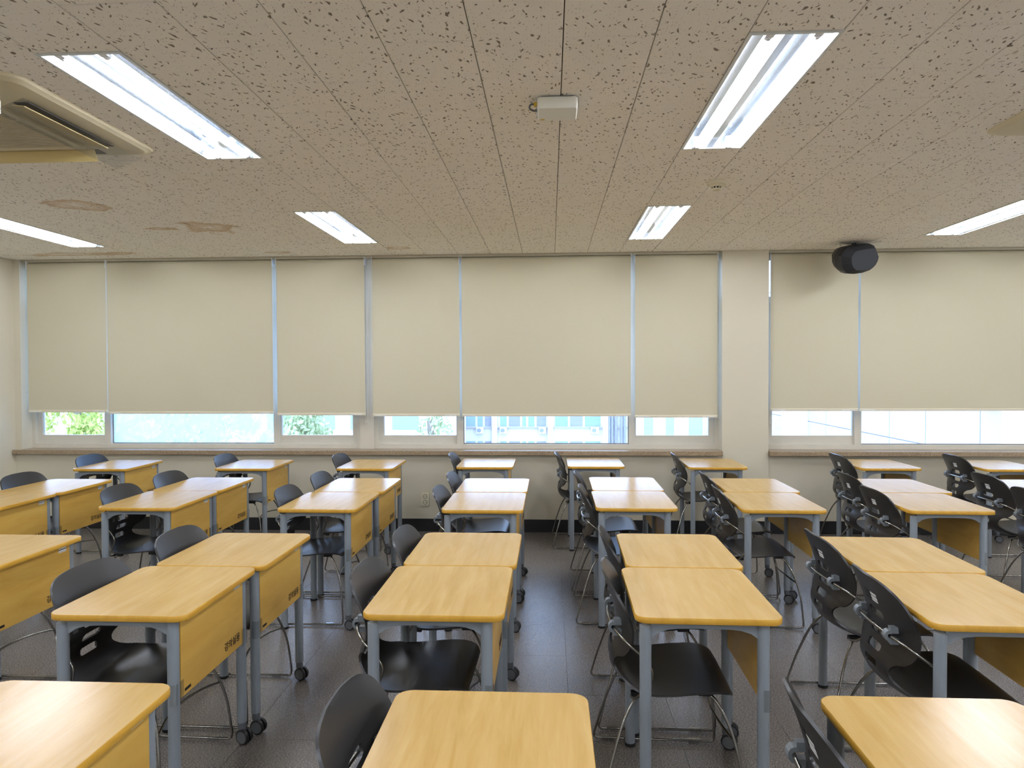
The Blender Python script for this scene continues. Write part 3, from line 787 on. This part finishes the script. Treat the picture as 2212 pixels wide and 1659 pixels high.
def ac_unit(cx, cy, label, flaps):
    r = empty('ceiling_air_conditioner', (cx, cy, CZ)); H = .475
    fr = MB(); o = rrect(-H, H, -H, H, .07, 6); n = len(o)
    lev = [(1.0, 0), (1.0, -.005), (.988, -.012), (.94, -.020), (.60, -.036)]
    rings = [[(p[0]*k, p[1]*k, z) for p in o] for k, z in lev]
    for q in range(len(lev)-1): fr.add(rings[q]+rings[q+1], [(n+i, n+(i+1) % n, (i+1) % n, i) for i in range(n)], 0, True)
    fr.add(rings[-1], [tuple(reversed(range(n)))]); part('fascia', fr, ['ac_cream'], r)
    G = .25
    gr = part('grille_frame', MB().box(-G, G, -G, -G+.03, -.050, -.030).box(-G, G, G-.03, G, -.050, -.030).box(-G, -G+.03, -G+.03, G-.03, -.050, -.030).box(G-.03, G, -G+.03, G-.03, -.050, -.030), ['ac_cream'], r)
    part('grille_back', MB().box(-G+.03, G-.03, -G+.03, G-.03, -.037, -.034), ['slab'], gr)
    sl = MB().box(-G+.03, G-.03, -.0028, .0028, -.046, -.0375).mesh('grille_slat', [M and 'ac_cream'])
    for k in range(30): obj('grille_slat', sl, gr, loc=(0, -G+.038+(2*G-.076)*k/29, 0))
    for name, ang in (('right', 0), ('far', 90), ('left', 180), ('near', 270)):
        t = math.radians(ang); c_, s_ = math.cos(t), math.sin(t)
        def R(mb):
            mb.v = [(x*c_-y*s_, x*s_+y*c_, z) for x, y, z in mb.v]; return mb
        part('air_slot', R(MB().box(.315, .375, -.27, .27, -.0365, -.0335)), ['dark'], r)
        tilt = flaps.get(name, .12); wx, wz = .052*math.cos(tilt), .052*math.sin(tilt)
        x0, z0 = .300, -.038
        lv = MB(); nx, nz = .003*math.sin(tilt), .003*math.cos(tilt)
        P = [(x0, z0), (x0+wx, z0-wz), (x0+wx+nx*0, z0-wz-.004), (x0, z0-.004)]
        lv.add([(p[0], -.26, p[1]) for p in P]+[(p[0], .26, p[1]) for p in P], [(0, 1, 5, 4), (1, 2, 6, 5), (2, 3, 7, 6), (3, 0, 4, 7), (3, 2, 1, 0), (4, 5, 6, 7)])
        part('louver', R(lv), ['ac_louver'], r)
    df = MB(); df.add([(.27, -.33, -.085), (.27, .45, -.085), (.40, .45, -.040), (.40, -.33, -.040)], [(0, 1, 2, 3)]); df.add([(.27, -.33, -.087), (.27, .45, -.087), (.40, .45, -.042), (.40, -.33, -.042)], [(3, 2, 1, 0)])
    part('air_deflector', df, ['clear_plastic'], r)
    for yy in (-.31,): part('deflector_arm', MB().box(.262, .285, yy, yy+.012, -.087, -.036), ['box_white'], r)
    part('control_panel', MB().box(.05, .16, -.41, -.385, -.0335, -.0320), ['frame_dark'], r)
    part('status_light', MB().box(.095, .105, -.402, -.394, -.0345, -.0335), ['red_led'], r)
    tag(r, label, 'air conditioner', 'cassette air conditioners in the ceiling')
ac_unit(-2.405, 2.925, 'cream ceiling cassette air conditioner at the left edge', {'far': 1.05, 'right': .12})
ac_unit(2.475, 2.925, 'ceiling cassette air conditioner just showing at the right edge', {})

b = empty('ceiling_box', (1.405, 1.866, CZ))
part('housing', MB().prism(rrect(-.22, .22, -.22, .235, .02, 3), -.035, 0, 'z', bev=.004), ['box_white'], b)
part('corner_peg', MB().cyl(-.235, .215, -.03, 0, .012, 10), ['box_white'], b)
tag(b, 'white ceiling box just entering at the top right corner', 'ceiling box')

def speaker():
    r = empty('speaker', (2.625, 6.22, CZ))
    S = MB()
    out = [(-.172, .012), (-.150, .062), (-.125, .082), (-.02, .104), (.085, .118), (.118, .108), (.150, .06), (.170, .03), (.168, -.01), (.150, -.055), (.120, -.088), (.05, -.112), (-.02, -.122), (-.085, -.120), (-.125, -.096), (-.155, -.055)]
    out = [(x, z) for x, z in reversed(out)]      # ccw seen from the front
    n = len(out)
    lev = [(.72, -.085, .02), (.97, -.045, .0), (1.0, -.015, 0), (.98, .03, 0), (.80, .10, 0), (.45, .14, 0)]
    rings = [[(p[0]*k+(dx if i == 0 else 0), y, p[1]*k) for p in out] for i, (k, y, dx) in enumerate(lev)]
    for q in range(len(lev)-1): S.add(rings[q]+rings[q+1], [(i, (i+1) % n, n+(i+1) % n, n+i) for i in range(n)], 0 if q else 1, q > 1)
    S.add(rings[0], [tuple(reversed(range(n)))], 1); S.add(rings[-1], [tuple(range(n))], 0)
    bm_rot = Euler((math.radians(14), math.radians(0), math.radians(18))).to_matrix()
    S.v = [tuple(bm_rot @ (Vector(v)*1.1)+Vector((0, 0, -.137))) for v in S.v]
    me = S.mesh('cabinet', ['speaker_trim', 'speaker_cloth'])
    bm = bmesh.new(); bm.from_mesh(me); bmesh.ops.recalc_face_normals(bm, faces=bm.faces); bm.to_mesh(me); bm.free()
    obj('cabinet', me, r)
    part('bracket', MB().cyl(.01, .05, -.06, -.008, .014, 12).cyl(.01, .05, -.008, 0, .02, 18), ['speaker_trim'], r)
    tag(r, 'black rounded loudspeaker tilted under the ceiling', 'loudspeaker')
speaker()

# ------------------------------------------------------------------ outside
GZ = -9.0
tag(part('ground', MB().box(-90, 90, 8, 140, GZ-.1, GZ), ['ground'], None), kind='structure')
YB2 = 75.0
def fx(px): return (px-1190)/1517*YB2
def fz(py): return EYE-(py-801)/1517*YB2
bd = empty('office_building', (fx(1050), YB2, GZ))
def BP(name, mb, mats):
    ox, oy, oz = bd.location; mb.v = [(v[0]-ox, v[1]-oy, v[2]-oz) for v in mb.v]; return part(name, mb, mats, bd)
xa, xb = fx(560), fx(1385); zt = fz(925)
BP('wall', MB().box(xa, xb, YB2, YB2+12, GZ, 7), ['facade'])
for z0, z1, nm in ((fz(925), fz(925)+2.2, 0), (fz(962)-2.2, fz(954), 1), (fz(925)+4.0, fz(925)+6.0, 2)):
    xs = [fx(p) for p in (600, 655, 705, 760, 818, 872, 930, 990, 1005, 1030, 1046, 1064, 1079, 1098, 1127, 1140, 1158, 1183, 1198, 1230, 1262, 1300)]
    for i, (p, q) in enumerate(zip(xs[:-1], xs[1:])):
        f = BP('window', MB().box(p+.12, q-.12, YB2-.06, YB2+.02, z0+.1, z1-.1), ['far_dark' if (i % 3 == 1) else 'far_glass'])
for p in (1070, 1190, 1308, 965, 880): BP('pillar', MB().box(fx(p)-.28, fx(p)+.28, YB2-.5, YB2, GZ, 7), ['facade'])
BP('ledge', MB().box(xa, xb, YB2-.25, YB2, zt-.12, zt), ['facade_panel'])
for p in (1316, 1322, 1330, 1342, 1349): BP('pipe', MB().tube([(fx(p), YB2-.3, GZ), (fx(p), YB2-.3, 6)], .14, 8, smooth_path=1), ['far_dark'])
tag(bd, 'pale office building across the yard with blue windows', 'building')
for i, (p, w_, lab) in enumerate(((1038, .75, 'leftmost of the outdoor condensers on the far facade'), (1089, .75, 'outdoor condenser right beside the left facade pillar'), (1173, .75, 'outdoor condenser left beside the middle facade pillar'), (1285, .85, 'rightmost outdoor condenser on the far facade'), (846, .8, 'outdoor condenser low in the pane right of the mullion'), (890, .8, 'outdoor condenser behind the branches right of the mullion'))):
    z = fz(931)
    u = empty('outdoor_condenser', (fx(p), YB2-.45, z-.35))
    part('casing', MB().box(-w_/2, w_/2, -.16, .16, 0, .65), ['box_white'], u)
    n = 18; part('fan_grille', MB().prism([(-.08+.24*math.cos(2*math.pi*k/n), .33+.24*math.sin(2*math.pi*k/n)) for k in range(n)], -.18, -.16, 'y'), ['far_dark'], u)
    part('wall_bracket', MB().box(-w_/2+.05, -w_/2+.09, -.16, .44, -.05, 0), ['far_dark'], u); part('wall_bracket', MB().box(w_/2-.09, w_/2-.05, -.16, .44, -.05, 0), ['far_dark'], u)
    tag(u, lab, 'air conditioner', 'outdoor condensers on the far facade')
# wing on the right: panel wall running away from us
XW = 7.75
wg = empty('building_wing', (XW, 20, GZ))
def WP(name, mb, mats):
    mb.v = [(v[0]-XW, v[1]-20, v[2]-GZ) for v in mb.v]; return part(name, mb, mats, wg)
WP('wall', MB().box(XW+.03, XW+6, 8.2, 36, GZ, 9), ['far_dark'])
ys = [36, 33.5, 31, 28.5, 26.2, 24, 22, 20.2, 18.3, 16.5, 14.95, 13.1, 11.2, 9.6, 8.2]
for y1, y0 in zip(ys[:-1], ys[1:]):
    for z0, z1 in ((GZ, -4.2), (-4.18, -.07), (-.05, 4.2), (4.22, 9)):
        WP('facade_panel', MB().box(XW, XW+.03, y0+.012, y1-.012, z0, z1), ['facade_panel'])
WP('column', MB().box(XW-.25, XW, 11.35, 12.1, GZ, 9), ['facade'])
WP('column', MB().box(XW-.2, XW, 21.6, 23.4, GZ, 9), ['facade'])
WP('drain_pipe', MB().tube([(XW-.12, 12.1, 1.05), (XW-.12, 13.1, 1.02)], .05, 8, smooth_path=1).box(XW-.16, XW, 12.72, 12.78, .8, 1.0), ['far_dark'])
tag(wg, 'white panelled building wing outside the right window', 'building')
nb_ = empty('annex_building', (-19, 30, GZ))
part('wall', MB().box(-3, 2.2, 0, 6, 0, 16), ['facade'], nb_)
for z in (3, 6, 9.0, 12): part('window', MB().box(-.6, 1.4, -.05, .02, z, z+1.5), ['far_glass'], nb_)
tag(nb_, 'pale annex building behind the tree at the left window', 'building')
fb_ = empty('campus_hall', (-16.5, 62, GZ))
part('wall', MB().box(-30, 8, 0, 8, 0, 16), ['facade'], fb_)
for i in range(9): part('window', MB().box(-28+i*3.8, -25.6+i*3.8, -.05, .02, 5.2, 7.6), ['far_glass'], fb_)
tag(fb_, 'pale hall with blue windows far behind the trees', 'building')
tw_ = empty('classroom_block', (11.4, 58, GZ))
part('wall', MB().box(-3.6, 9, 0, 8, 0, 17), ['facade'], tw_)
for xx, ww in ((-3.75+.0, .75), (-1.95, .65), (-.1, 1.1), (1.9, .7), (3.9, .7), (5.9, .7)): part('window', MB().box(xx, xx+ww, -.06, .02, 1, 16), ['far_dark'], tw_)
for xx in (-2.6, -.85, 1.4, 3.2): part('pilaster', MB().box(xx, xx+.35, -.25, 0, 0, 17), ['facade'], tw_)
tag(tw_, 'white block with tall grey window strips left of the pillar', 'building')
def tree(x, y, zc, rx, rz, n, leafm, label, size=.16):
    r = empty('tree', (x, y, GZ)); rnd = random.Random(int(x*100))
    part('trunk', MB().tube([(0, 0, 0), (.1, 0, (zc-GZ)*.5), (0, .05, zc-GZ)], .14, 8), ['bark'], r)
    lf = MB()
    lumps = [(rnd.uniform(-.7, .7)*rx, rnd.uniform(-.7, .7)*rx, rnd.uniform(-.75, .75)*rz, rnd.uniform(.3, .5)) for _ in range(16)]
    for _ in range(n):
        lx, ly, lz, lr = rnd.choice(lumps); d = Vector((rnd.gauss(0, 1), rnd.gauss(0, 1), rnd.gauss(0, 1))).normalized()*lr*rnd.uniform(.5, 1.05)
        c = Vector((lx+d.x*rx, ly+d.y*rx, zc-GZ+lz+d.z*rz))
        e = Euler((rnd.uniform(0, 6), rnd.uniform(0, 6), rnd.uniform(0, 6))).to_matrix(); s = size*rnd.uniform(.6, 1.2)
        lf.add([c+e @ Vector(p)*s for p in ((-.9, 0, 0), (-.2, -.4, .06), (.9, 0, 0), (-.2, .4, .06))], [(0, 1, 2), (0, 2, 3)])
    tag(part('foliage', lf, [leafm], r), kind='stuff')
    tag(r, label, 'tree', 'trees outside the windows')
tree(-19.3, 27.6, .1, 1.5, 2.2, 2600, 'leaf', 'bright green tree outside the leftmost pane')
tree(-14.0, 26.0, -1.2, 1.7, 1.8, 1800, 'leaf', 'green tree seen dimly through the frosted pane')
tree(-9.6, 27, .1, 1.6, 2.3, 2400, 'leaf_pale', 'pale green tree outside the pane left of the mullion')
tree(-5.0, 29, -.6, .9, 2.2, 900, 'leaf_pale', 'slim conifer outside the pane right of the mullion')
